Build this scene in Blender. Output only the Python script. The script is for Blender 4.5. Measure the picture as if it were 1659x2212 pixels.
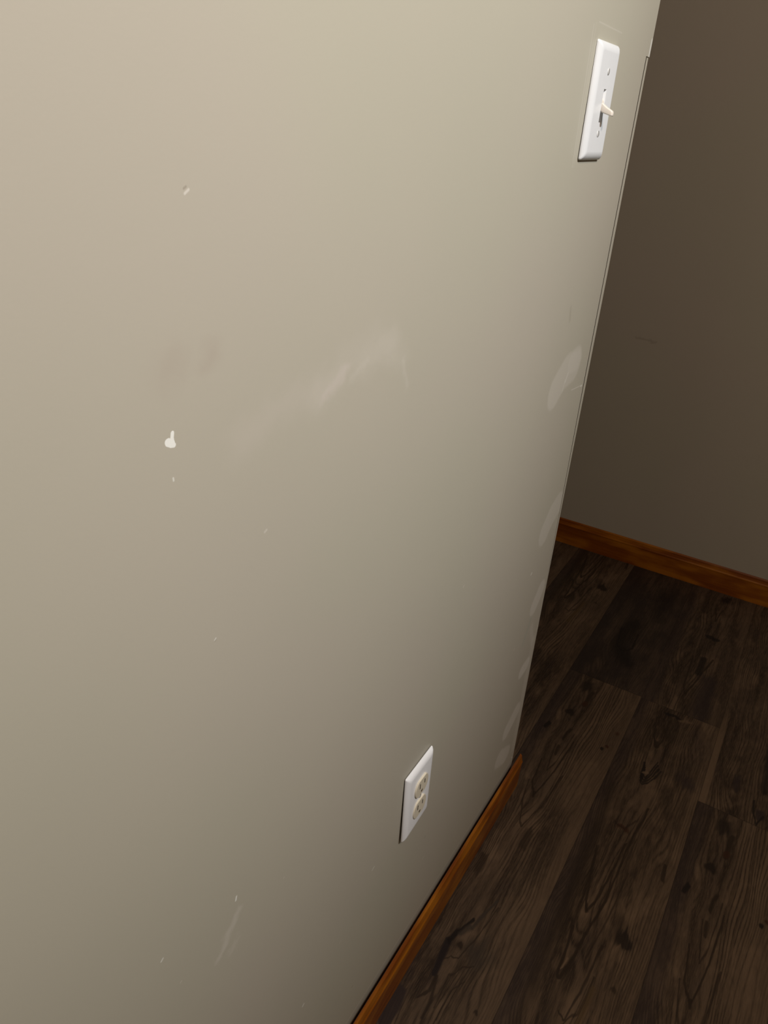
import bpy, bmesh, math, random
from mathutils import Vector, Matrix

for o in list(bpy.data.objects):
    bpy.data.objects.remove(o)
S = bpy.context.scene
C = S.collection

# ------------------------------------------------------------------ camera
F_PX, IMG_H = 1661.0, 2212.0
CAM = (-1.1262, -0.2941, 1.1808)
YAW, PITCH, ROLL = 0.506, -0.4755, 0.0753
cd = bpy.data.cameras.new('camera')
cam = bpy.data.objects.new('camera', cd)
C.objects.link(cam)
fw = Vector((math.cos(PITCH) * math.cos(YAW), math.cos(PITCH) * math.sin(YAW), math.sin(PITCH)))
r0 = fw.cross(Vector((0, 0, 1))).normalized()
u0 = r0.cross(fw)
rt = r0 * math.cos(ROLL) + u0 * math.sin(ROLL)
up = -r0 * math.sin(ROLL) + u0 * math.cos(ROLL)
cam.matrix_world = Matrix(((rt.x, up.x, -fw.x, CAM[0]), (rt.y, up.y, -fw.y, CAM[1]),
                           (rt.z, up.z, -fw.z, CAM[2]), (0, 0, 0, 1)))
cd.sensor_fit = 'VERTICAL'
cd.sensor_height = 36.0
cd.lens = 36.0 * F_PX / IMG_H
cd.clip_start = 0.02
S.camera = cam

# ------------------------------------------------------------------ world, light, exposure
CEIL = 2.44
SPOT_POS = Vector((-0.663, -1.380, CEIL - 0.040))  # unseen added spot; aim and cone shape the near wall's falloff
SPOT_AIM = Vector((-0.576, 0.0, 1.431))
SPOT_W, SPOT_SIZE, SPOT_BLEND, SPOT_RGB = 149.0, 62.0, 1.0, (0.94, 0.985, 1.0)
FILL_POS = Vector((-1.004, -0.988, CEIL - 0.12))  # weak warm fill, added to lift the shaded surfaces
FILL_W, FILL_RGB = 55.0, (1.0, 0.80, 0.665)
w = bpy.data.worlds.new('world')
S.world = w
w.use_nodes = True
w.node_tree.nodes['Background'].inputs[0].default_value = (1.0, 0.9, 0.8, 1)
w.node_tree.nodes['Background'].inputs[1].default_value = 0.0
S.view_settings.view_transform = 'Standard'
S.view_settings.look = 'None'
S.view_settings.exposure = 0.0
S.view_settings.gamma = 1.0
S.view_settings.use_curve_mapping = False


# ------------------------------------------------------------------ node expression helper
class N:
    """Builds procedural node trees from arithmetic."""
    def __init__(self, tree):
        self.t = tree

    def new(self, kind, **kw):
        n = self.t.nodes.new(kind)
        for k, v in kw.items():
            setattr(n, k, v)
        return n

    def put(self, sock, v):
        if v is None:
            return
        if hasattr(v, 'is_output'):
            self.t.links.new(v, sock)
        elif isinstance(v, (tuple, list)) and sock.type == 'RGBA':
            sock.default_value = (v[0], v[1], v[2], 1)
        else:
            sock.default_value = v

    def m(self, op, a, b=None, c=None, clamp=False):
        n = self.new('ShaderNodeMath', operation=op, use_clamp=clamp)
        for i, v in enumerate((a, b, c)):
            self.put(n.inputs[i], v)
        return n.outputs[0]

    def add(self, a, b): return self.m('ADD', a, b)
    def sub(self, a, b): return self.m('SUBTRACT', a, b)
    def mul(self, a, b): return self.m('MULTIPLY', a, b)

    def vm(self, op, a, b=None, out=0, scale=None):
        n = self.new('ShaderNodeVectorMath', operation=op)
        self.put(n.inputs[0], a)
        self.put(n.inputs[1], b)
        if scale is not None:
            self.put(n.inputs['Scale'], scale)
        return n.outputs[out]

    def xyz(self, x=0.0, y=0.0, z=0.0):
        n = self.new('ShaderNodeCombineXYZ')
        for i, v in enumerate((x, y, z)):
            self.put(n.inputs[i], v)
        return n.outputs[0]

    def sep(self, v):
        n = self.new('ShaderNodeSeparateXYZ')
        self.put(n.inputs[0], v)
        return n.outputs

    def noise(self, vec, scale=5.0, detail=2.0, rough=0.5, dist=0.0, color=False):
        n = self.new('ShaderNodeTexNoise')
        self.put(n.inputs['Vector'], vec)
        n.inputs['Scale'].default_value = scale
        n.inputs['Detail'].default_value = detail
        n.inputs['Roughness'].default_value = rough
        n.inputs['Distortion'].default_value = dist
        return n.outputs[1 if color else 0]

    def mix(self, f, a, b, mode='MIX'):
        n = self.new('ShaderNodeMix', data_type='RGBA', blend_type=mode)
        self.put(n.inputs[0], f)
        self.put(n.inputs[6], a)
        self.put(n.inputs[7], b)
        return n.outputs[2]

    def ramp(self, f, lo, hi, a=0.0, b=1.0):
        n = self.new('ShaderNodeMapRange', interpolation_type='SMOOTHSTEP', clamp=True)
        self.put(n.inputs[0], f)
        for i, v in zip((1, 2, 3, 4), (lo, hi, a, b)):
            self.put(n.inputs[i], v)
        return n.outputs[0]

    def pos(self):
        return self.new('ShaderNodeNewGeometry').outputs['Position']

    def capsule(self, p, a, b, r, soft, order=0.0):
        n = self.new('ShaderNodeGroup')
        n.node_tree = capsule_group()
        for i, v in enumerate((p, a, b, r, soft, order)):
            self.put(n.inputs[i], v)
        return n.outputs[0]


_cap = []


def capsule_group():
    """mask of a soft stroke from A to B with radius R"""
    if _cap:
        return _cap[0]
    g = bpy.data.node_groups.new('stroke_mask', 'ShaderNodeTree')
    for nm, ty in (('P', 'NodeSocketVector'), ('A', 'NodeSocketVector'), ('B', 'NodeSocketVector'),
                   ('R', 'NodeSocketFloat'), ('Soft', 'NodeSocketFloat'), ('After', 'NodeSocketFloat')):
        g.interface.new_socket(nm, in_out='INPUT', socket_type=ty)
    g.interface.new_socket('Mask', in_out='OUTPUT', socket_type='NodeSocketFloat')
    n = N(g)
    gi = n.new('NodeGroupInput').outputs
    # a negligible dependency on the previous stroke keeps the strokes evaluated one after another
    pa = n.vm('SUBTRACT', n.vm('ADD', gi[0], n.mul(gi[5], 1e-7)), gi[1])
    ba = n.vm('SUBTRACT', gi[2], gi[1])
    h = n.m('DIVIDE', n.vm('DOT_PRODUCT', pa, ba, out=1), n.add(n.vm('DOT_PRODUCT', ba, ba, out=1), 1e-9), clamp=True)
    d = n.vm('LENGTH', n.vm('SUBTRACT', pa, n.vm('SCALE', ba, scale=h)), out=1)
    mk = n.ramp(d, n.sub(gi[3], gi[4]), n.add(gi[3], gi[4]), 1.0, 0.0)
    go = n.new('NodeGroupOutput')
    g.links.new(mk, go.inputs[0])
    _cap.append(g)
    return g


def material(name, rough=0.5, spec=0.5):
    m = bpy.data.materials.new(name)
    m.use_nodes = True
    b = m.node_tree.nodes['Principled BSDF']
    b.inputs['Roughness'].default_value = rough
    b.inputs['Specular IOR Level'].default_value = spec
    return m, N(m.node_tree), b


def bump(n, b, height, strength, distance):
    k = n.new('ShaderNodeBump')
    k.inputs['Strength'].default_value = strength
    k.inputs['Distance'].default_value = distance
    n.put(k.inputs['Height'], height)
    n.t.links.new(k.outputs[0], b.inputs['Normal'])




def paint_base(n):
    p = n.pos()
    mott = n.noise(p, 5.0, 2.0)
    hue = n.noise(n.vm('ADD', p, (3.1, 7.7, 1.3)), 3.2, 1.0)
    c = n.mix(n.ramp(hue, 0.35, 0.65), (0.431, 0.396, 0.327), (0.423, 0.399, 0.321))
    c = n.mix(n.ramp(mott, 0.3, 0.7, 0.0, 0.06), c, (0.53, 0.47, 0.39))
    fine = n.noise(p, 420.0, 3.0)
    roll = n.noise(p, 26.0, 3.0)
    return p, c, n.add(n.mul(fine, 0.5), n.mul(roll, 1.1))


# ---- wear on the near wall: (wobble, points (x, z), radius, softness, colour, strength)
WHITE, PALE, DARK, PINK = (0.80, 0.80, 0.75), (0.64, 0.60, 0.54), (0.20, 0.165, 0.125), (0.60, 0.53, 0.49)
WEAR = []


def stroke(wobble, pts, r, soft, col, k):
    WEAR.append((wobble, pts, r, soft, col, k))


# broad faint things first
stroke(2, [(-0.8091, 1.0542)], 0.006, 0.010, (0.36, 0.30, 0.25), 0.35)
stroke(2, [(-0.8395, 1.0531)], 0.010, 0.012, (0.36, 0.30, 0.25), 0.25)
stroke(2, [(-0.785, 0.995), (-0.748, 1.006), (-0.701, 1.0085)], 0.010, 0.014, PINK, 0.13)
stroke(2, [(-0.701, 1.004), (-0.676, 1.017), (-0.636, 1.026), (-0.606, 1.022)], 0.010, 0.014, PALE, 0.12)
stroke(2, [(-0.640, 1.014), (-0.600, 1.019), (-0.586, 1.004)], 0.009, 0.012, PALE, 0.10)
stroke(2, [(-0.694, 0.9985), (-0.669, 1.0150)], 0.0036, 0.0050, PINK, 0.34)
stroke(2, [(-0.660, 1.003), (-0.640, 1.016)], 0.003, 0.004, PALE, 0.13)
stroke(2, [(-0.583, 1.003), (-0.572, 0.978)], 0.003, 0.004, PALE, 0.14)
stroke(2, [(-0.7977, 0.5690), (-0.8094, 0.5557), (-0.8240, 0.5330)], 0.0038, 0.0038, PALE, 0.30)
stroke(2, [(-0.8020, 0.5300), (-0.8146, 0.522)], 0.0025, 0.003, PALE, 0.17)
# filler patches beside the corner
stroke(1, [(-0.150, 0.868), (-0.118, 0.886), (-0.078, 0.890)], 0.0255, 0.0035, PALE, 0.30)
stroke(1, [(-0.095, 0.895), (-0.070, 0.893)], 0.0150, 0.003, PALE, 0.16)
stroke(1, [(-0.074, 0.620), (-0.052, 0.640), (-0.030, 0.648)], 0.0240, 0.003, PALE, 0.32)
stroke(1, [(-0.054, 0.470), (-0.034, 0.490)], 0.0190, 0.003, PALE, 0.40)
stroke(1, [(-0.056, 0.332), (-0.034, 0.334)], 0.0140, 0.003, PALE, 0.55)
stroke(1, [(-0.080, 0.214), (-0.042, 0.230)], 0.0190, 0.004, PALE, 0.50)
stroke(1, [(-0.096, 0.158), (-0.058, 0.138)], 0.0190, 0.004, PALE, 0.50)
stroke(1, [(-0.060, 0.446), (-0.080, 0.405)], 0.0050, 0.005, (0.36, 0.37, 0.31), 0.5)
stroke(1, [(-0.047, 0.422), (-0.026, 0.378)], 0.0070, 0.004, PALE, 0.22)
stroke(1, [(-0.020, 0.380), (-0.016, 0.120)], 0.0090, 0.006, PALE, 0.24)
stroke(0, [(-0.110, 0.872), (-0.104, 0.882)], 0.0022, 0.002, PALE, 0.5)
stroke(0, [(-0.116, 0.860), (-0.112, 0.874)], 0.0012, 0.001, WHITE, 0.15)
stroke(0, [(-0.1449, 0.9782), (-0.140, 0.962)], 0.0030, 0.003, DARK, 0.22)
# nicks on the corner itself
stroke(0, [(-0.026, 0.8451), (-0.0235, 0.8455)], 0.0012, 0.0008, WHITE, 0.95)
stroke(0, [(-0.072, 0.8505), (-0.030, 0.8465)], 0.0007, 0.0006, PALE, 0.6)
for a in (((-0.0075, 0.4030), (-0.0065, 0.3930)), ((-0.0080, 0.5540), (-0.0070, 0.5480)), ((-0.0060, 0.6090), (-0.0055, 0.5990)),
          ((-0.0120, 0.0940), (-0.0090, 0.0890)), ((-0.0055, 0.3330), (-0.0050, 0.3270))):
    stroke(0, a, 0.0012, 0.0008, PALE, 0.9)
stroke(0, [(-0.0030, 1.2840), (-0.0030, 1.2690)], 0.0030, 0.0010, WHITE, 0.55)
# bare white chip and the little specks
stroke(1, [(-0.8415, 1.0180), (-0.8422, 1.0140)], 0.00140, 0.0003, WHITE, 1.0)
stroke(1, [(-0.8452, 1.0130), (-0.8428, 1.0118)], 0.0027, 0.0003, WHITE, 1.0)
stroke(1, [(-0.8430, 1.0106), (-0.8412, 1.0102)], 0.0017, 0.0003, WHITE, 1.0)
stroke(1, [(-0.8420, 1.0140), (-0.8422, 1.0105)], 0.0015, 0.0003, WHITE, 1.0)
for a, e, r, col, k in (((-0.8430, 0.9912), (-0.8428, 0.9896), 0.0006, WHITE, 0.55),
                        ((-0.8232, 1.1397), (-0.8204, 1.1414), 0.0007, PALE, 0.75),
                        ((-0.8238, 1.1420), (-0.8222, 1.1428), 0.0006, DARK, 0.40),  # dark dot painted as shade beside the raised nick
                        ((-0.8030, 0.5815), (-0.8020, 0.5855), 0.0009, WHITE, 0.85),
                        ((-0.8862, 0.6078), (-0.8846, 0.6090), 0.0009, WHITE, 0.60),
                        ((-0.6984, 0.2776), (-0.6962, 0.2790), 0.0011, WHITE, 0.75),
                        ((-0.8698, 0.5590), (-0.8688, 0.5596), 0.0007, PALE, 0.50),
                        ((-0.5570, 0.3545), (-0.5520, 0.3562), 0.0008, WHITE, 0.60),
                        ((-0.7366, 0.5370), (-0.7358, 0.5376), 0.0007, PALE, 0.45),
                        ((-0.4010, 0.2572), (-0.3994, 0.2578), 0.0012, DARK, 0.40),
                        ((-0.8152, 0.8616), (-0.8142, 0.8624), 0.0007, WHITE, 0.45),
                        ((-0.8150, 0.8606), (-0.8140, 0.8610), 0.0005, DARK, 0.35),
                        ((-0.7620, 0.9210), (-0.7600, 0.9218), 0.0009, PALE, 0.45),
                        ((-0.3830, 0.6785), (-0.3808, 0.6798), 0.0010, PALE, 0.50),
                        ((-0.1060, 0.5568), (-0.1030, 0.5590), 0.0012, WHITE, 0.75),
                        ((-0.6250, 0.2978), (-0.6220, 0.2990), 0.0007, PALE, 0.40),
                        ((-0.5852, 0.1552), (-0.5838, 0.1562), 0.0008, DARK, 0.60),
                        ((-0.3990, 0.2090), (-0.3960, 0.2105), 0.0010, PALE, 0.40),
                        ((-0.1260, 0.4230), (-0.1240, 0.4250), 0.0010, PALE, 0.60)):
    stroke(0, [a, e], r, r * 0.7, col, k)
# cutting-in brush line round the switch plate, paint ridge above the skirting gap
stroke(0, [(-0.2360, 1.2760), (-0.2310, 1.1440)], 0.0006, 0.0007, PALE, 0.35)
stroke(0, [(-0.2290, 1.2780), (-0.2260, 1.1440)], 0.0005, 0.0006, PALE, 0.22)
stroke(0, [(-0.2200, 1.2800), (-0.1350, 1.2790)], 0.0006, 0.0007, PALE, 0.25)
stroke(0, [(-2.5, 0.0860), (0.0, 0.0860)], 0.0012, 0.0012, PALE, 0.35)


def lay_strokes(n, c, spots, items, lift):
    """blend a list of strokes over colour c; one stroke after another keeps the shader small"""
    for wobble, pts, r, soft, col, k in items:
        acc = None
        for i in range(max(1, len(pts) - 1)):
            a = pts[i]
            e = pts[min(i + 1, len(pts) - 1)]
            e = (e[0] + (1e-5 if a == e else 0.0), e[1])
            x = n.capsule(spots[wobble], lift(a), lift(e), r, soft, c if acc is None else acc)
            acc = x if acc is None else n.m('MAXIMUM', acc, x)
        c = n.mix(n.mul(acc, k), c, col)
    return c


def wobbled(n, p, amounts, scale, axes):
    wob = n.vm('SUBTRACT', n.noise(p, scale, 3.0, color=True), (0.5, 0.5, 0.5))
    wob = n.vm('MULTIPLY', wob, axes)
    return [p] + [n.vm('ADD', p, n.vm('SCALE', wob, scale=a)) for a in amounts]


def near(items, x0, x1, y0, y1, pad=0.014):
    """indices of the strokes that can touch a rectangle"""
    out = []
    for i, (wobble, pts, r, soft, col, k) in enumerate(items):
        g = r + soft + (0.003, 0.008, pad)[wobble]
        xs = [q[0] for q in pts]
        ys = [q[1] for q in pts]
        if max(xs) + g > x0 and min(xs) - g < x1 and max(ys) + g > y0 and min(ys) - g < y1:
            out.append(i)
    return tuple(out)


def mat_wall_paint(name, items, across=0):
    """greige wall paint; items = the wear strokes on this stretch of wall"""
    m, n, b = material(name, 0.52, 0.38)
    p, c, h = paint_base(n)
    if items:
        s = n.sep(p)
        flat = n.xyz(s[across], 0.0, s[2])
        c = lay_strokes(n, c, wobbled(n, flat, (0.004, 0.022), 55.0, (1.0, 0.0, 1.0)), items, lambda q: (q[0], 0, q[1]))
    n.put(b.inputs['Base Color'], c)
    bump(n, b, h, 0.10, 0.0006)
    return m


# ---- plank flooring: every plank is a face of the floor with one of five printed figures
PW, Y0, PL = 0.1770, 0.0195, 1.80
DK, MD, LT = (0.0240, 0.0150, 0.0090), (0.0840, 0.0560, 0.0350), (0.1550, 0.1040, 0.0640)
PU, BK, GY, RD = (0.0300, 0.0205, 0.0190), (0.0100, 0.0070, 0.0060), (0.0420, 0.0320, 0.0240), (0.0420, 0.0160, 0.0080)
PRINTS = {k: [] for k in range(5)}


def mark(pts, r, soft, col, k, kind, wobble=1):
    PRINTS[kind].append((wobble, pts, r, soft, col, k))


# --- plank print with the long crack
mark([(0.02, 0.115), (0.12, 0.118), (0.40, 0.120)], 0.034, 0.034, LT, 0.55, 0, 2)
mark([(0.45, 0.070), (0.62, 0.075)], 0.034, 0.034, LT, 0.40, 0, 2)
mark([(0.70, 0.130), (0.95, 0.120)], 0.034, 0.034, LT, 0.30, 0, 2)
mark([(0.30, 0.110), (0.60, 0.130)], 0.030, 0.030, LT, 0.22, 1, 2)
mark([(0.75, 0.120), (1.00, 0.115)], 0.034, 0.034, LT, 0.35, 1, 2)
mark([(0.794, 0.115)], 0.022, 0.020, GY, 0.75, 0, 2)
mark([(0.03, 0.055), (0.05, 0.055)], 0.012, 0.010, BK, 0.7, 0, 2)
mark([(0.055, 0.074), (0.113, 0.071)], 0.0050, 0.002, DK, 0.9, 0)
mark([(0.10, 0.0715), (0.108, 0.071)], 0.0060, 0.002, RD, 0.8, 0)
mark([(0.150, 0.050), (0.154, 0.053)], 0.0085, 0.0035, BK, 0.95, 0)
mark([(0.152, 0.052)], 0.0140, 0.0070, DK, 0.40, 0)
mark([(0.212, 0.024), (0.232, 0.020)], 0.0045, 0.002, BK, 0.9, 0)
mark([(0.205, 0.072), (0.219, 0.068), (0.246, 0.066)], 0.0030, 0.002, DK, 0.95, 0)
mark([(0.150, 0.075), (0.205, 0.072)], 0.0012, 0.001, DK, 0.8, 0)
mark([(0.272, 0.066), (0.300, 0.068)], 0.0032, 0.002, DK, 0.85, 0)
mark([(0.224, 0.147)], 0.0042, 0.002, BK, 0.9, 0)
mark([(0.211, 0.155)], 0.0048, 0.002, RD, 0.9, 0)
mark([(0.160, 0.163)], 0.0050, 0.003, RD, 0.7, 0)
mark([(0.330, 0.049), (0.395, 0.055), (0.433, 0.069), (0.410, 0.075), (0.345, 0.083), (0.24, 0.090)], 0.0016, 0.001, DK, 0.9, 0)
mark([(0.425, 0.068), (0.436, 0.070)], 0.0030, 0.002, DK, 0.9, 0)
mark([(0.270, 0.058), (0.330, 0.066), (0.353, 0.070), (0.320, 0.077), (0.22, 0.083)], 0.0012, 0.001, DK, 0.8, 0)
mark([(0.40, 0.048), (0.47, 0.060), (0.52, 0.078), (0.45, 0.094), (0.35, 0.103)], 0.0016, 0.001, DK, 0.75, 0)
mark([(0.52, 0.098), (0.56, 0.100)], 0.0070, 0.006, DK, 0.7, 0, 2)
mark([(0.856, 0.0705), (0.837, 0.0685), (0.80, 0.0655)], 0.0052, 0.0018, (0.0150, 0.0105, 0.0105), 0.95, 0)
mark([(0.80, 0.0655), (0.777, 0.069), (0.757, 0.079), (0.745, 0.083)], 0.0038, 0.0016, BK, 0.92, 0)
mark([(0.775, 0.077), (0.760, 0.084)], 0.0050, 0.003, GY, 0.85, 0)
mark([(0.757, 0.0886), (0.718, 0.096), (0.687, 0.104)], 0.0026, 0.0016, GY, 0.9, 0)
mark([(0.797, 0.0845)], 0.0050, 0.002, DK, 0.9, 0)
mark([(0.797, 0.0845)], 0.0090, 0.005, DK, 0.45, 0)
mark([(0.857, 0.075), (0.887, 0.076), (0.909, 0.066)], 0.0022, 0.0012, DK, 0.85, 0)
mark([(0.858, 0.076), (0.904, 0.085), (0.926, 0.086)], 0.0026, 0.0016, DK, 0.85, 0)
mark([(0.828, 0.072), (0.815, 0.092), (0.780, 0.100), (0.700, 0.110)], 0.0012, 0.001, DK, 0.8, 0)
mark([(0.905, 0.094), (0.850, 0.092), (0.828, 0.104), (0.815, 0.118)], 0.0011, 0.001, DK, 0.75, 0)
mark([(0.920, 0.105), (0.870, 0.104), (0.845, 0.116)], 0.0011, 0.001, DK, 0.7, 0)
mark([(0.913, 0.037), (0.938, 0.042), (0.963, 0.041)], 0.0110, 0.003, PU, 0.9, 0)
mark([(0.880, 0.150)], 0.0035, 0.002, DK, 0.85, 0)
mark([(0.62, 0.045), (0.66, 0.050)], 0.0060, 0.004, DK, 0.7, 0, 2)
# --- plank print with the long pointed arches
mark([(0.639, 0.1345), (0.628, 0.130)], 0.0120, 0.006, BK, 0.85, 1, 2)
mark([(0.60, 0.118), (0.64, 0.124)], 0.0090, 0.008, DK, 0.6, 1, 2)
mark([(0.206, 0.143), (0.226, 0.154)], 0.0140, 0.012, PU, 0.75, 1, 2)
mark([(0.046, 0.047), (0.117, 0.057), (0.143, 0.068)], 0.0018, 0.001, DK, 0.9, 1)
mark([(0.143, 0.070), (0.119, 0.0755), (0.043, 0.074)], 0.0018, 0.001, DK, 0.9, 1)
mark([(0.128, 0.064), (0.143, 0.069)], 0.0055, 0.002, DK, 0.9, 1)
mark([(0.024, 0.064), (0.022, 0.092)], 0.0045, 0.003, BK, 0.9, 1)
mark([(0.028, 0.096), (0.020, 0.118)], 0.0040, 0.004, LT, 0.6, 1)
for i in range(4):
    d = i * 0.0075
    mark([(0.205 + d, 0.058 + d * .3), (0.243 + d, 0.060 + d * .25), (0.249 + d, 0.071), (0.222 + d, 0.078 + d * .4), (0.193 + d, 0.084 + d * .5)], 0.0018, 0.0008, BK, 0.85, 1)
mark([(0.240, 0.064), (0.232, 0.072)], 0.0030, 0.002, LT, 0.7, 1)
mark([(0.404, 0.060), (0.408, 0.074)], 0.0055, 0.003, RD, 0.8, 1)
mark([(0.40, 0.05), (0.41, 0.07), (0.37, 0.084)], 0.0016, 0.001, DK, 0.7, 1)
mark([(0.658, 0.052), (0.746, 0.057), (0.754, 0.063), (0.729, 0.067), (0.655, 0.074)], 0.0028, 0.0013, DK, 0.92, 1)
mark([(0.655, 0.074), (0.577, 0.085), (0.442, 0.088), (0.33, 0.097)], 0.0020, 0.001, DK, 0.9, 1)
mark([(0.658, 0.052), (0.56, 0.046), (0.47, 0.040)], 0.0016, 0.001, DK, 0.8, 1)
mark([(0.735, 0.060), (0.718, 0.062)], 0.0016, 0.001, LT, 0.8, 1)
mark([(0.476, 0.037), (0.597, 0.055), (0.614, 0.063), (0.578, 0.073), (0.439, 0.082)], 0.0020, 0.001, DK, 0.9, 1)
mark([(0.600, 0.058), (0.616, 0.063)], 0.0030, 0.0015, DK, 0.8, 1)
mark([(0.70, 0.088), (0.62, 0.097), (0.50, 0.103)], 0.0013, 0.001, DK, 0.7, 1)
mark([(0.80, 0.078), (0.81, 0.090), (0.76, 0.098), (0.66, 0.104)], 0.0016, 0.001, DK, 0.8, 1)
mark([(0.82, 0.088), (0.79, 0.104), (0.72, 0.108)], 0.0016, 0.001, DK, 0.75, 1)
mark([(0.86, 0.104), (0.80, 0.109), (0.74, 0.112)], 0.0045, 0.004, (0.088, 0.054, 0.022), 0.6, 1)
mark([(0.727, 0.140)], 0.0055, 0.003, DK, 0.8, 1)
mark([(0.445, 0.156), (0.480, 0.159)], 0.0035, 0.002, DK, 0.85, 1)
mark([(0.30, 0.02), (0.60, 0.03), (0.90, 0.03)], 0.010, 0.010, DK, 0.55, 1, 2)
# --- the dark plank end by the far skirting
L = PL + 0.4447
mark([(L - 0.74, 0.085), (L - 0.62, 0.068), (L - 0.55, 0.110)], 0.018, 0.016, BK, 0.75, 2, 2)
mark([(L - 0.70, 0.060), (L - 0.62, 0.068), (L - 0.5945, 0.088), (L - 0.62, 0.107), (L - 0.69, 0.104)], 0.0022, 0.001, BK, 0.9, 2)
mark([(L - 0.95, 0.12), (L - 0.80, 0.13)], 0.020, 0.020, BK, 0.6, 2, 2)
L = PL + 0.4408
mark([(L - 0.800, 0.088), (L - 0.797, 0.110)], 0.0085, 0.003, BK, 0.9, 3)
mark([(L - 0.69, 0.071), (L - 0.541, 0.0765), (L - 0.519, 0.085), (L - 0.586, 0.098), (L - 0.70, 0.117)], 0.0022, 0.001, DK, 0.9, 3)
mark([(L - 0.69, 0.096), (L - 0.62, 0.097)], 0.0080, 0.003, BK, 0.85, 3)
mark([(L - 1.02, 0.098), (L - 1.03, 0.104)], 0.0140, 0.008, BK, 0.85, 3, 2)
mark([(L - 0.96, 0.082), (L - 0.888, 0.091), (L - 0.96, 0.100)], 0.0020, 0.001, DK, 0.85, 3)
mark([(L - 0.60, 0.125), (L - 0.46, 0.130)], 0.0200, 0.012, PU, 0.75, 3, 2)
L = PL + 0.19
mark([(L - 0.232, 0.112), (L - 0.215, 0.114)], 0.0080, 0.004, PU, 0.9, 4)
mark([(L - 0.26, 0.098), (L - 0.22, 0.101), (L - 0.191, 0.110), (L - 0.222, 0.119)], 0.0018, 0.001, BK, 0.9, 4)
mark([(L - 0.29, 0.113), (L - 0.45, 0.108)], 0.0060, 0.004, BK, 0.85, 4)
mark([(L - 0.30, 0.060), (L - 0.27, 0.064)], 0.0080, 0.006, PU, 0.75, 4, 2)


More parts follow.
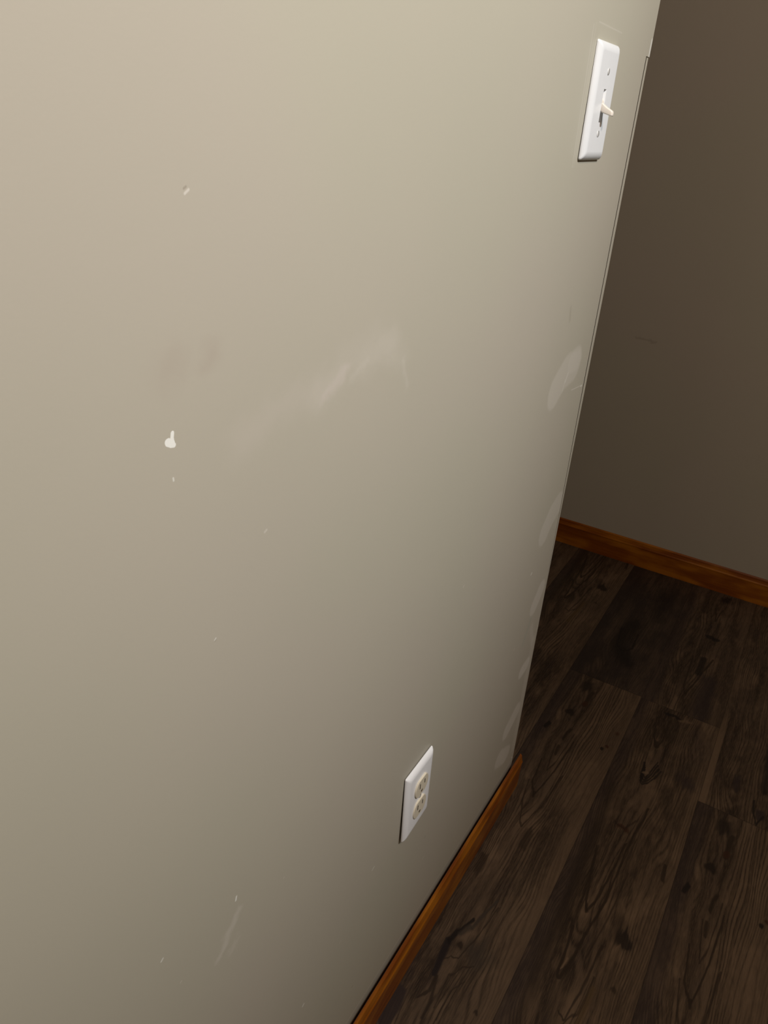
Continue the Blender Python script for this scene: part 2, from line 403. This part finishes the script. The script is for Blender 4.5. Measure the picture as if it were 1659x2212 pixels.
def mat_plank(name, kind, items):
    """u, v of the mesh's UV map run along and across the plank, in metres"""
    m, n, b = material(name, 0.5, 0.28)
    uv = n.sep(n.new('ShaderNodeUVMap', uv_map='plank').outputs[0])
    u, v = uv[0], uv[1]
    q = n.xyz(u, v, 0.0)
    seed = kind * 3.7
    tone = (0.05, 0.0, 0.2, 0.12, 0.04)[kind]
    # figure: drifting annual rings
    big = n.noise(n.xyz(n.mul(u, 2.6), n.mul(v, 9.0), seed), 1.0, 2.0)
    mid = n.noise(n.xyz(n.mul(u, 7.0), n.mul(v, 34.0), seed), 1.0, 3.0)
    axis = n.sub(v, n.add(0.075, n.mul(n.sub(big, 0.5), 0.10)))
    hyp = n.m('SQRT', n.add(n.mul(axis, axis), 0.00012))
    ring = n.add(n.add(n.mul(hyp, 1250.0), n.mul(u, 26.0)), n.add(n.mul(big, 26.0), n.mul(mid, 5.0)))
    line = n.m('POWER', n.add(n.mul(n.m('SINE', ring), 0.5), 0.5), 3.0)
    line2 = n.m('POWER', n.add(n.mul(n.m('SINE', n.add(n.mul(ring, 0.37), n.mul(mid, 4.0))), 0.5), 0.5), 6.0)
    where = n.ramp(n.noise(n.xyz(n.mul(u, 4.5), n.mul(v, 22.0), n.add(seed, 9.0)), 1.0, 2.0), 0.36, 0.56)
    fibre = n.noise(n.xyz(n.mul(u, 55.0), n.mul(v, 900.0), seed), 1.0, 3.0, 0.6)
    streak = n.noise(n.xyz(n.mul(u, 3.2), n.mul(v, 46.0), n.add(seed, 4.0)), 1.0, 3.0, 0.55)
    blot = n.noise(n.xyz(n.mul(u, 11.0), n.mul(v, 24.0), n.add(seed, 2.0)), 1.0, 3.0, 0.6)
    c = n.mix(n.ramp(streak, 0.34, 0.60), DK, MD)
    c = n.mix(n.ramp(blot, 0.46, 0.72, 0.0, 0.85), c, LT)
    c = n.mix(n.ramp(blot, 0.46, 0.24, 0.0, 0.55), c, PU)
    c = n.mix(tone, c, PU)
    nz = n.vm('MULTIPLY', n.xyz(u, n.add(v, float(kind)), 0.0), (0.30, 1.5, 1.0))
    wob = n.vm('MULTIPLY', n.vm('SUBTRACT', n.noise(nz, 60.0, 3.0, color=True), (0.5, 0.5, 0.5)), (2.6, 0.8, 0.0))
    spots = [q] + [n.vm('ADD', q, n.vm('SCALE', wob, scale=a)) for a in (0.009, 0.030)]
    c = lay_strokes(n, c, spots, [i for i in items if i[2] >= 0.03], lambda p: (p[0], p[1], 0))     # broad pale areas under the grain
    c = n.mix(n.mul(n.mul(line, where), 0.88), c, DK)
    c = n.mix(n.mul(line2, 0.55), c, DK)
    c = n.mix(n.ramp(fibre, 0.46, 0.70, 0.0, 0.42), c, LT)
    c = n.mix(n.ramp(fibre, 0.48, 0.25, 0.0, 0.42), c, BK)
    # light outer edge and dark inner edge of every plank
    ed = n.add(v, n.mul(n.sub(streak, 0.5), 0.030))
    if kind < 4:
        c = n.mix(n.ramp(ed, 0.014, 0.040, 0.55, 0.0), c, PU)
    c = n.mix(n.ramp(ed, PW - 0.050, PW, 0.0, (0.42, 0.22, 0.30, 0.18, 0.30)[kind]), c, LT)
    if kind == 4:
        c = n.mix(n.mul(n.ramp(v, 0.0125, 0.0150, 0.75, 0.0), n.ramp(u, PL - 0.34, PL - 0.20, 0.15, 1.0)), c, LT)
    if kind == 2:
        c = n.mix(n.ramp(blot, 0.3, 0.6, 0.90, 0.55), c, (0.0240, 0.0170, 0.0150))

    c = lay_strokes(n, c, spots, [i for i in items if i[2] < 0.03], lambda p: (p[0], p[1], 0))
    # seams
    ej = n.m('MINIMUM', u, n.sub(PL, u))
    ey = n.m('MINIMUM', v, n.sub(PW, v))
    seam = n.m('MAXIMUM', n.ramp(ej, 0.0002, 0.0011, 1.0, 0.0), n.ramp(ey, 0.0002, 0.0010, 1.0, 0.0))
    c = n.mix(n.mul(seam, 0.55), c, (0.010, 0.0070, 0.0050))
    n.put(b.inputs['Base Color'], c)
    n.put(b.inputs['Roughness'], n.ramp(fibre, 0.2, 0.8, 0.58, 0.44))
    bump(n, b, n.sub(n.mul(fibre, 0.35), n.mul(seam, 1.2)), 0.35, 0.0008)
    return m


def plank_joint(row):
    known = {-1: 1.50, 0: 0.4447, 1: 0.4408, 2: 0.1900}
    return known[row] if row in known else (0.37 + 0.731 * row) % PL


def mat_pine(name, axis):
    """orange-stained, varnished pine; axis = direction of the grain"""
    m, n, b = material(name, 0.33, 0.5)
    s = n.sep(n.pos())
    a, o = (s[0], s[1]) if axis == 'x' else (s[1], s[0])
    z = s[2]
    g1 = n.noise(n.xyz(n.mul(a, 3.5), n.mul(o, 160.0), n.mul(z, 150.0)), 1.0, 3.0, 0.6)
    g2 = n.noise(n.xyz(n.mul(a, 9.0), n.mul(o, 30.0), n.mul(z, 34.0)), 1.0, 2.0)
    g3 = n.noise(n.xyz(n.mul(a, 30.0), n.mul(o, 700.0), n.mul(z, 700.0)), 1.0, 2.0)
    c = n.mix(n.ramp(g1, 0.30, 0.70), PINE_DARK, PINE_MID)
    c = n.mix(n.ramp(g2, 0.42, 0.72, 0.0, 0.85), c, PINE_LIGHT)
    c = n.mix(n.ramp(g3, 0.5, 0.3, 0.0, 0.30), c, PINE_DARK)
    n.put(b.inputs['Base Color'], c)
    b.inputs['Coat Weight'].default_value = 0.15
    b.inputs['Coat Roughness'].default_value = 0.25
    bump(n, b, n.add(g1, g3), 0.10, 0.0005)
    return m


PINE_DARK, PINE_MID, PINE_LIGHT = (0.175, 0.041, 0.0022), (0.250, 0.069, 0.0030), (0.410, 0.145, 0.0070)


def mat_plastic(name, rgb, rough, spec=0.5, vary=0.03):
    m, n, b = material(name, rough, spec)
    k = n.noise(n.pos(), 90.0, 2.0)
    n.put(b.inputs['Base Color'], n.mix(n.ramp(k, 0.3, 0.7, 0.0, vary), rgb, tuple(v * 0.7 for v in rgb)))
    bump(n, b, n.noise(n.pos(), 900.0, 1.0), 0.03, 0.0002)
    return m


M_PAINT = mat_wall_paint('greige_wall_paint', [])
M_PAINT_BACK = mat_wall_paint('greige_wall_paint', [(2, [(0.165, 0.683), (0.109, 0.678)], 0.003, 0.003, DARK, 0.30)], across=1)
M_PINEX = mat_pine('stained_pine_along_x', 'x')
M_PINEY = mat_pine('stained_pine_along_y', 'y')
M_WHITE = mat_plastic('white_plastic', (0.78, 0.795, 0.81), 0.32)
M_BRIGHT = mat_plastic('bright_white_plastic', (0.90, 0.91, 0.93), 0.30)
M_ALMOND = mat_plastic('almond_plastic', (0.74, 0.675, 0.535), 0.35)
M_IVORY = mat_plastic('ivory_plastic', (0.80, 0.735, 0.650), 0.35)
M_RECESS_SHADE = mat_plastic('recess_shade', (0.060, 0.045, 0.030), 0.7, 0.2)  # dark colour standing in for shade inside slots and the strip crack
M_METAL = mat_plastic('painted_screw_metal', (0.66, 0.66, 0.64), 0.35)
M_CEIL = mat_plastic('flat_ceiling_white', (0.50, 0.485, 0.455), 0.9, 0.1)


# ------------------------------------------------------------------ mesh helpers
def link(name, bm, mat, parent=None, smooth=False, mats=None):
    bmesh.ops.recalc_face_normals(bm, faces=bm.faces)
    me = bpy.data.meshes.new(name)
    bm.to_mesh(me)
    bm.free()
    for k in (mats or [mat]):
        me.materials.append(k)
    if smooth:
        for p in me.polygons:
            p.use_smooth = True
    o = bpy.data.objects.new(name, me)
    C.objects.link(o)
    if parent is not None:
        o.parent = parent
    return o


def struct(o, label=None, cat=None):
    o['kind'] = 'structure'
    if label:
        o['label'] = label
    if cat:
        o['category'] = cat
    return o


def prism(poly, d0, d1, axis):
    """extrude a closed 2-D outline along an axis ('x': outline is (y,z); 'y': outline is (x,z); 'z': (x,y))"""
    bm = bmesh.new()
    f = {'x': lambda p, d: (d, p[0], p[1]), 'y': lambda p, d: (p[0], d, p[1]), 'z': lambda p, d: (p[0], p[1], d)}[axis]
    A = [bm.verts.new(f(p, d0)) for p in poly]
    B = [bm.verts.new(f(p, d1)) for p in poly]
    bm.faces.new(A)
    bm.faces.new(list(reversed(B)))
    for i in range(len(poly)):
        j = (i + 1) % len(poly)
        bm.faces.new((A[i], B[i], B[j], A[j]))
    return bm


def box(x0, x1, y0, y1, z0, z1):
    return prism([(x0, y0), (x1, y0), (x1, y1), (x0, y1)], z0, z1, 'z')


def rrect(w, h, r, k=6):
    pts = []
    for cx, cz, a0 in ((w / 2 - r, h / 2 - r, 0), (-w / 2 + r, h / 2 - r, 90), (-w / 2 + r, -h / 2 + r, 180), (w / 2 - r, -h / 2 + r, 270)):
        for i in range(k + 1):
            a = math.radians(a0 + 90 * i / k)
            pts.append((cx + r * math.cos(a), cz + r * math.sin(a)))
    return pts


def bridge(bm, A, B):
    for i in range(len(A)):
        j = (i + 1) % len(A)
        bm.faces.new((A[i], A[j], B[j], B[i]))


def cut(o, cutters, dark=None):
    """carve holes; faces inside the holes take the second material"""
    for c in cutters:
        md = o.modifiers.new('cut', 'BOOLEAN')
        md.operation = 'DIFFERENCE'
        md.solver = 'EXACT'
        md.object = c
    bpy.context.view_layer.update()
    dg = bpy.context.evaluated_depsgraph_get()
    me = bpy.data.meshes.new_from_object(o.evaluated_get(dg))
    o.modifiers.clear()
    me.name = o.name
    o.data = me
    for c in cutters:
        bpy.data.objects.remove(c)
    if dark:
        for p in me.polygons:
            if dark(p):
                p.material_index = 1
    return o


def thing(name, loc, label, cat, roll=0.0):
    o = bpy.data.objects.new(name, None)
    o.empty_display_size = 0.05
    C.objects.link(o)
    o.location = loc
    o.rotation_euler = (0, roll, 0)
    o['label'] = label
    o['category'] = cat
    return o


# ------------------------------------------------------------------ room shell
XB = 1.0634           # face of the far wall
WT = 0.115            # thickness of the near wall
XF, YR, YE = -4.20, -1.95, 1.30
CRACK = [(-0.0065, 0.0), (-0.0065, 0.30), (-0.0070, 0.45), (-0.0090, 0.60), (-0.0140, 0.84), (-0.0145, 1.00), (-0.0155, 1.2660)]
GAP = 0.0055
STRIP_R = [0.0, 0.0, 0.0005, 0.0030, 0.0050, 0.0052, 0.0004]


def grid_mesh(name, faces, mats):
    """faces: (corner points, material index, uvs or None)"""
    me = bpy.data.meshes.new(name)
    vs, fs = [], []
    for pts, mi, uv in faces:
        fs.append(tuple(range(len(vs), len(vs) + len(pts))))
        vs.extend(pts)
    me.from_pydata(vs, [], fs)
    for k in mats:
        me.materials.append(k)
    for p, f in zip(me.polygons, faces):
        p.material_index = f[1]
    if faces[0][2]:
        lay = me.uv_layers.new(name='plank')
        for p, f in zip(me.polygons, faces):
            for li, q in zip(p.loop_indices, f[2]):
                lay.data[li].uv = q
    o = bpy.data.objects.new(name, me)
    C.objects.link(o)
    return o


# floor: planks along x, each cut into short lengths that share materials between planks of the same print
FX0, FX1, FY0, FY1 = XF - 0.1, XB + 0.1, YR - 0.1, YE + 0.1
faces, mats, seen = [], [], {}
CELL = 0.12
for row in range(math.floor((Y0 - FY1) / PW), math.ceil((Y0 - FY0) / PW)):
    yt, yb = Y0 - row * PW, Y0 - (row + 1) * PW
    yt_c, yb_c = min(yt, FY1), max(yb, FY0)
    if yt_c - yb_c < 1e-4:
        continue
    J = plank_joint(row)
    k0, k1 = math.floor((J - FX1) / PL), math.floor((J - FX0) / PL)
    for k in range(k0, k1 + 1):
        tail = k < 0
        kind = (2 + row) if (tail and row in (0, 1, 2)) else row % 2
        shown = row in (-1, 0, 1, 2)
        step = CELL if shown else PL
        ncell = round(PL / step)
        for i in range(ncell):
            u_a, u_b = i * step, (i + 1) * step
            xa, xb_ = J - k * PL - u_a, J - k * PL - u_b      # xa > xb_
            xa_c, xb_c = min(xa, FX1), max(xb_, FX0)
            if xa_c - xb_c < 1e-6:
                continue
            off = 0.0
            key = (kind, near(PRINTS[kind], u_a, u_b, 0.0, PW, 0.020) if shown and xa_c > -0.75 else ())
            if key not in seen:
                seen[key] = len(mats)
                mats.append(mat_plank('dark_plank_print', kind, [PRINTS[kind][q] for q in key[1]]))
            pts, uvs = [], []
            for x, y in ((xb_c, yb_c), (xa_c, yb_c), (xa_c, yt_c), (xb_c, yt_c)):
                pts.append((x, y, 0.0))
                uvs.append((J - k * PL - x, yt - y))
            faces.append((pts, seen[key], uvs))
under = [(FX0, FY0, -0.05), (FX0, FY1, -0.05), (FX1, FY1, -0.05), (FX1, FY0, -0.05)]
faces.append((under, 0, [(0, 0)] * 4))
struct(grid_mesh('floor', faces, mats), 'dark brown wood plank floor', 'floor')
struct(link('ceiling', box(XF - 0.1, XB + 0.1, YR - 0.1, YE + 0.1, CEIL, CEIL + 0.06), M_CEIL), 'flat white ceiling overhead', 'ceiling')


def crack_x(z):
    for (xa, za), (xb_, zb) in zip(CRACK, CRACK[1:]):
        if za <= z <= zb:
            return xa + (xb_ - xa) * (z - za) / (zb - za)
    return 0.0 if z > CRACK[-1][1] else CRACK[0][0]


faces, mats, seen = [], [M_PAINT], {(): 0}
xs = [XF, -1.05] + [-1.05 + 0.103 * i for i in range(1, 10)] + [-0.020]
zc, zt = CRACK[-1][1], 1.2670
zs = sorted({0.0, zc, zt, CEIL, 1.33} | {round(0.1 * i, 4) for i in range(1, 13)} | {z for x, z in CRACK})
for za, zb in zip(zs, zs[1:]):
    if (za, zb) == (zc, zt):
        ra = rb = crack_x(zc)
    elif za >= zt:
        ra = rb = 0.0
    else:
        ra, rb = crack_x(za), crack_x(zb)
    cols = list(zip(xs, xs[1:])) + [(-0.020, None)]
    for xa, xb_ in cols:
        pts = [(xa, 0, za), (xb_ if xb_ is not None else ra, 0, za), (xb_ if xb_ is not None else rb, 0, zb), (xa, 0, zb)]
        key = near(WEAR, xa, 0.0 if xb_ is None else xb_, za, zb) if za < 1.33 and xa > XF else ()
        if key not in seen:
            seen[key] = len(mats)
            mats.append(mat_wall_paint('worn_wall_paint', [WEAR[q] for q in key]))
        faces.append((pts, seen[key], None))
    e0, e1 = ra, rb
    faces.append(([(e0, 0, za), (e0, WT, za), (e1, WT, zb), (e1, 0, zb)], 0, None))           # end face
faces.append(([(crack_x(zc), 0, zt), (crack_x(zc), WT, zt), (0, WT, zt), (0, 0, zt)], 0, None))   # underside above the loose strip
faces.append(([(XF, WT, 0), (XF, WT, CEIL), (0, WT, CEIL), (0, WT, zt), (CRACK[-1][0], WT, zt), (CRACK[0][0], WT, 0)], 0, None))
struct(grid_mesh('wall_left', faces, mats), 'near greige wall with scuffs, chips and filler patches', 'wall')
struct(link('wall_back', box(XB, XB + 0.1, YR - 0.1, YE + 0.1, 0.0, CEIL), M_PAINT_BACK), 'far shaded greige wall across the passage', 'wall')
struct(link('wall_right', box(XF - 0.1, XB, YR - 0.1, YR, 0.0, CEIL), M_PAINT), 'greige wall opposite the scuffed one', 'wall')
struct(link('wall_front', box(XF - 0.1, XF, YR, YE + 0.1, 0.0, CEIL), M_PAINT), 'greige wall behind the viewer', 'wall')
struct(link('wall_end', box(XF, XB, YE, YE + 0.1, 0.0, CEIL), M_PAINT), 'greige wall closing the passage behind the corner', 'wall')

# loose corner strip along the end of the near wall: crack on its left, rounded outer arris
bm = bmesh.new()
rows = []
for (x, z), xr in zip(CRACK, STRIP_R):
    g = GAP if z > 0.5 else GAP * 0.40
    xs = x + g * min(1.0, 0.45 + 0.55 * (z - 0.45) / 0.4) if z > 0.5 else x + g
    r = min(0.0022, (xr - xs) * 0.45)
    prof = [(xs, WT), (xs, 0.0006)] + [(xr - r + r * math.sin(a), 0.0006 + r - r * math.cos(a)) for a in (0, math.pi / 6, math.pi / 3, math.pi / 2)] + [(xr, WT)]
    rows.append([bm.verts.new((px, py, z)) for px, py in prof])
for a, c2 in zip(rows, rows[1:]):
    bridge(bm, a, c2)
bm.faces.new(rows[0])
bm.faces.new(list(reversed(rows[-1])))
o = link('trim_1', bm, M_PAINT, mats=[M_PAINT, M_RECESS_SHADE])
for p in o.data.polygons:                      # inner side of the crack, coloured dark to stand in for its shadow
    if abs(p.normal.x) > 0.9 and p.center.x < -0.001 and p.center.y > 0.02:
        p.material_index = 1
struct(o, 'narrow painted corner strip pulling away from the near wall edge', 'corner trim')

# skirtings
PROFILE = [(-0.0070, 0.0), (-0.0070, 0.0812), (-0.0076, 0.0825), (-0.0086, 0.0828), (-0.0116, 0.0799), (-0.0122, 0.0784), (-0.0120, 0.0772),
           (-0.0138, 0.0682), (-0.0149, 0.0660), (-0.0154, 0.0640), (-0.0145, 0.0605), (-0.0139, 0.0300), (-0.0135, 0.0)]
bm = prism(PROFILE, XF + 0.02, 0.0180, 'x')
struct(link('baseboard_left', bm, M_PINEX), 'orange-stained pine baseboard under the near wall, dark gap behind it', 'baseboard')
prof_b = [(XB + (y + 0.0062), z) for y, z in PROFILE]
bm = bmesh.new()
A = [bm.verts.new((x, YR + 0.02, z)) for x, z in prof_b]
B = [bm.verts.new((x, YE - 0.02, z)) for x, z in prof_b]
bm.faces.new(A)
bm.faces.new(list(reversed(B)))
bridge(bm, A, B)
struct(link('baseboard_back', bm, M_PINEY), 'orange-stained pine baseboard under the far shaded wall', 'baseboard')


# ------------------------------------------------------------------ wall plates
def plate(name, parent, w, h, slot=None, lift=None, mat=None):
    """bevelled cover plate, open at the back, front towards -y; lift = stand-off at the four corners"""
    bm = bmesh.new()
    rings = []
    for ins, y, r in ((0.0, 0.0, 0.0022), (0.0, -0.0012, 0.0022), (0.0006, -0.0022, 0.0024), (0.0024, -0.0040, 0.0026),
                      (0.0046, -0.0052, 0.0030), (0.0068, -0.0058, 0.0034), (0.0085, -0.0060, 0.0034)):
        pts = rrect(w - 2 * ins, h - 2 * ins, r)
        rings.append([bm.verts.new((a, y, b_)) for a, b_ in pts])
    for a, c2 in zip(rings, rings[1:]):
        bridge(bm, a, c2)
    if slot:
        sw, sh, sz = slot
        hole = [bm.verts.new((a, -0.0060, b_ + sz)) for a, b_ in rrect(sw, sh, 0.0004)]
        deep = [bm.verts.new((a, -0.0006, b_ + sz)) for a, b_ in rrect(sw, sh, 0.0004)]
        bridge(bm, rings[-1], hole)
        bridge(bm, hole, deep)
        bm.faces.new(deep)
    else:
        bm.faces.new(rings[-1])
    if lift:
        tl, tr, bl, br = lift
        for vx in bm.verts:
            a = vx.co.x / w + 0.5
            b_ = vx.co.z / h + 0.5
            vx.co.y -= (tl * (1 - a) + tr * a) * b_ + (bl * (1 - a) + br * a) * (1 - b_)
    o = link(name, bm, M_WHITE, parent, smooth=False, mats=[mat or M_WHITE, M_RECESS_SHADE])
    for p in o.data.polygons:
        p.use_smooth = abs(p.normal.y) < 0.9999
        if slot and p.center.y > -0.0012 and abs(p.normal.y) > 0.99 and abs(p.center.x) < 0.01:
            p.material_index = 1
    return o


def screw(parent, x, z, y, ang, r=0.0033):
    bm = bmesh.new()
    k = 20
    ring = [[bm.verts.new((rr * math.cos(2 * math.pi * i / k), yy, rr * math.sin(2 * math.pi * i / k))) for i in range(k)]
            for rr, yy in ((r, 0.0008), (r, -0.0001), (r * 0.85, -0.0004), (r * 0.4, -0.0006))]
    for a, c2 in zip(ring, ring[1:]):
        bridge(bm, a, c2)
    bm.faces.new(ring[-1])
    bm.faces.new(list(reversed(ring[0])))
    o = link('screw', bm, M_METAL, None, mats=[M_METAL, M_RECESS_SHADE])
    c2 = link('cutter', box(-0.0008, 0.0008, -0.002, -0.00005, -0.01, 0.01), M_RECESS_SHADE)
    c2.rotation_euler = (0, ang, 0)
    cut(o, [c2], lambda p: p.center.y > -0.00075 and p.center.y < 0.0006 and abs(p.normal.y) < 2 and (abs(p.center.y + 0.00005) < 2e-5 or (abs(p.normal.y) < 0.2 and p.center.xz.length < r * 0.9)) and p.center.xz.length < r * 0.97)
    o.parent = parent
    o.location = (x, y, z)
    return o


# light switch
SW = thing('light_switch', (-0.181, 0.0, 1.2083), 'white toggle light switch high on the near greige wall beside its corner', 'light switch')
plate('cover_plate', SW, 0.074, 0.1143, slot=(0.0100, 0.0325, -0.0026), lift=(0.0003, 0.0003, 0.0010, 0.0008))
screw(SW, 0.0, 0.0302, -0.0067, 0.10)
screw(SW, 0.0, -0.0302, -0.0071, -0.30)
bm = bmesh.new()
# rocker base of the toggle, a shallow drum in the slot
k = 14
side = []
for sx in (-0.0040, 0.0040):
    ring = []
    for i in range(k + 1):
        a = math.radians(-70 + 140 * i / k)
        ring.append(bm.verts.new((sx, 0.0036 - 0.0110 * math.cos(a) * 0.92, 0.0094 * math.sin(a))))
    side.append(ring)
for i in range(k):
    bm.faces.new((side[0][i], side[0][i + 1], side[1][i + 1], side[1][i]))
bm.faces.new(side[0])
bm.faces.new(list(reversed(side[1])))
bm.faces.new((side[0][0], side[1][0], side[1][-1], side[0][-1]))
for vx in bm.verts:
    vx.co.z += -0.0010
tog = link('toggle_base', bm, M_IVORY, SW, smooth=False)
# lever, pointing down (off): sections along its length (out, half height, half width, drop)
bm = bmesh.new()
secs = []
for out, hz, hx, drop in ((0.0020, 0.0052, 0.0036, 0.0022), (0.0060, 0.0050, 0.0036, 0.0037), (0.0090, 0.0044, 0.0035, 0.0054),
                          (0.0130, 0.0036, 0.0034, 0.0073), (0.0175, 0.0030, 0.0033, 0.0090), (0.0190, 0.0026, 0.0031, 0.0095), (0.0197, 0.0016, 0.0024, 0.0098)):
    pts = rrect(2 * hx, 2 * hz, min(hx, hz) * 0.42, 4)
    secs.append([bm.verts.new((a, -out + b_ * 0.12, b_ - drop)) for a, b_ in pts])
for a, c2 in zip(secs, secs[1:]):
    bridge(bm, a, c2)
bm.faces.new(secs[0])
bm.faces.new(list(reversed(secs[-1])))
lev = link('toggle_lever', bm, M_IVORY, SW, smooth=True)
lev['label'] = 'ivory toggle lever pointing down'

# duplex outlet
OT = thing('electrical_outlet', (-0.4555, 0.0, 0.3958), 'white duplex wall outlet with almond sockets low on the near greige wall above the baseboard', 'outlet', -0.022)
LIFT = (0.0012, 0.0012, 0.0034, 0.0010)
plate('cover_plate', OT, 0.0707, 0.1136, lift=LIFT, mat=M_BRIGHT)
for sz in (0.0194, -0.0194):
    # socket face: circle with flattened top and bottom
    pts = []
    R, hf = 0.0172, 0.0143
    a0 = math.asin(hf / R)
    for i in range(13):
        a = -a0 + 2 * a0 * i / 12
        pts.append((R * math.cos(a), R * math.sin(a)))
    for i in range(13):
        a = math.pi - a0 + 2 * a0 * i / 12
        pts.append((R * math.cos(a), R * math.sin(a)))
    bm = bmesh.new()
    rings = [[bm.verts.new((a * s_, y, b_ * s_)) for a, b_ in pts] for s_, y in ((1.0, -0.0010), (1.0, -0.0082), (0.985, -0.0088), (0.955, -0.0091))]
    for a, c2 in zip(rings, rings[1:]):
        bridge(bm, a, c2)
    bm.faces.new(rings[0])
    bm.faces.new(list(reversed(rings[-1])))
    o = link('socket', bm, M_ALMOND, None, mats=[M_ALMOND, M_RECESS_SHADE])
    o['label'] = 'almond plastic socket face'
    cs = []
    for x0, hw, hh in ((-0.0064, 0.0011, 0.0046), (0.0064, 0.0011, 0.0038)):
        cs.append(link('cutter', box(x0 - hw, x0 + hw, -0.02, -0.0030, 0.0038 - hh, 0.0038 + hh), M_RECESS_SHADE))
    gp = [(0.0024 * math.cos(math.radians(a)), -0.0078 + 0.0026 * math.sin(math.radians(a))) for a in range(-180, 1, 20)]
    gp += [(0.0024, -0.0064), (-0.0024, -0.0064)]
    cs.append(link('cutter', prism(gp, -0.02, -0.0030, 'y'), M_RECESS_SHADE))
    cut(o, cs, lambda p: p.center.y > -0.0086 and abs(p.center.x) < 0.0090 and abs(p.center.z) < 0.0115 and p.center.y > -0.0089 and not (p.center.y > -0.0012))
    o.parent = OT
    o.location = (0, -0.0006, sz)
screw(OT, 0.0, 0.0, -0.0080, 0.6, 0.0032)


# ------------------------------------------------------------------ added lamps, unseen above the frame
def lathe(prof, k=32):
    bm = bmesh.new()
    rings = [[bm.verts.new((r * math.cos(2 * math.pi * i / k), r * math.sin(2 * math.pi * i / k), z)) for i in range(k)] for r, z in prof]
    for a, c2 in zip(rings, rings[1:]):
        bridge(bm, a, c2)
    return bm


dl = thing('shaping_spot', (SPOT_POS.x, SPOT_POS.y, CEIL), 'unseen ceiling spot added to grade light on the near wall', 'ceiling light')
link('shaping_spot_rim', lathe([(0.034, -0.004), (0.050, -0.008), (0.058, -0.004), (0.060, 0.0)]), M_WHITE, dl, smooth=True)
ld = bpy.data.lights.new('shaping_spot_light', 'SPOT')  # added spot, soft narrow cone chosen to control the wall's brightness
ld.energy = SPOT_W
ld.color = SPOT_RGB
ld.spot_size = math.radians(SPOT_SIZE)
ld.spot_blend = SPOT_BLEND
ld.shadow_soft_size = 0.030
lo = bpy.data.objects.new('shaping_spot_light', ld)
C.objects.link(lo)
lo.parent = dl
lo.location = SPOT_POS - Vector((SPOT_POS.x, SPOT_POS.y, CEIL))
lo.rotation_euler = (SPOT_AIM - SPOT_POS).to_track_quat('-Z', 'Y').to_euler()

dm = thing('ceiling_fill', (FILL_POS.x, FILL_POS.y, CEIL), 'unseen fill light added on the ceiling', 'ceiling light')
link('fill_base', lathe([(0.0001, -0.030), (0.075, -0.030), (0.085, -0.020), (0.085, 0.0)]), M_WHITE, dm, smooth=True)
ld = bpy.data.lights.new('fill_light', 'SPOT')  # added ambient fill, not a known lamp
ld.spot_size = math.radians(158)
ld.spot_blend = 0.12
ld.energy = FILL_W
ld.color = FILL_RGB
ld.shadow_soft_size = 0.06
lo = bpy.data.objects.new('fill_light', ld)
C.objects.link(lo)
lo.parent = dm
lo.location = FILL_POS - Vector((FILL_POS.x, FILL_POS.y, CEIL))
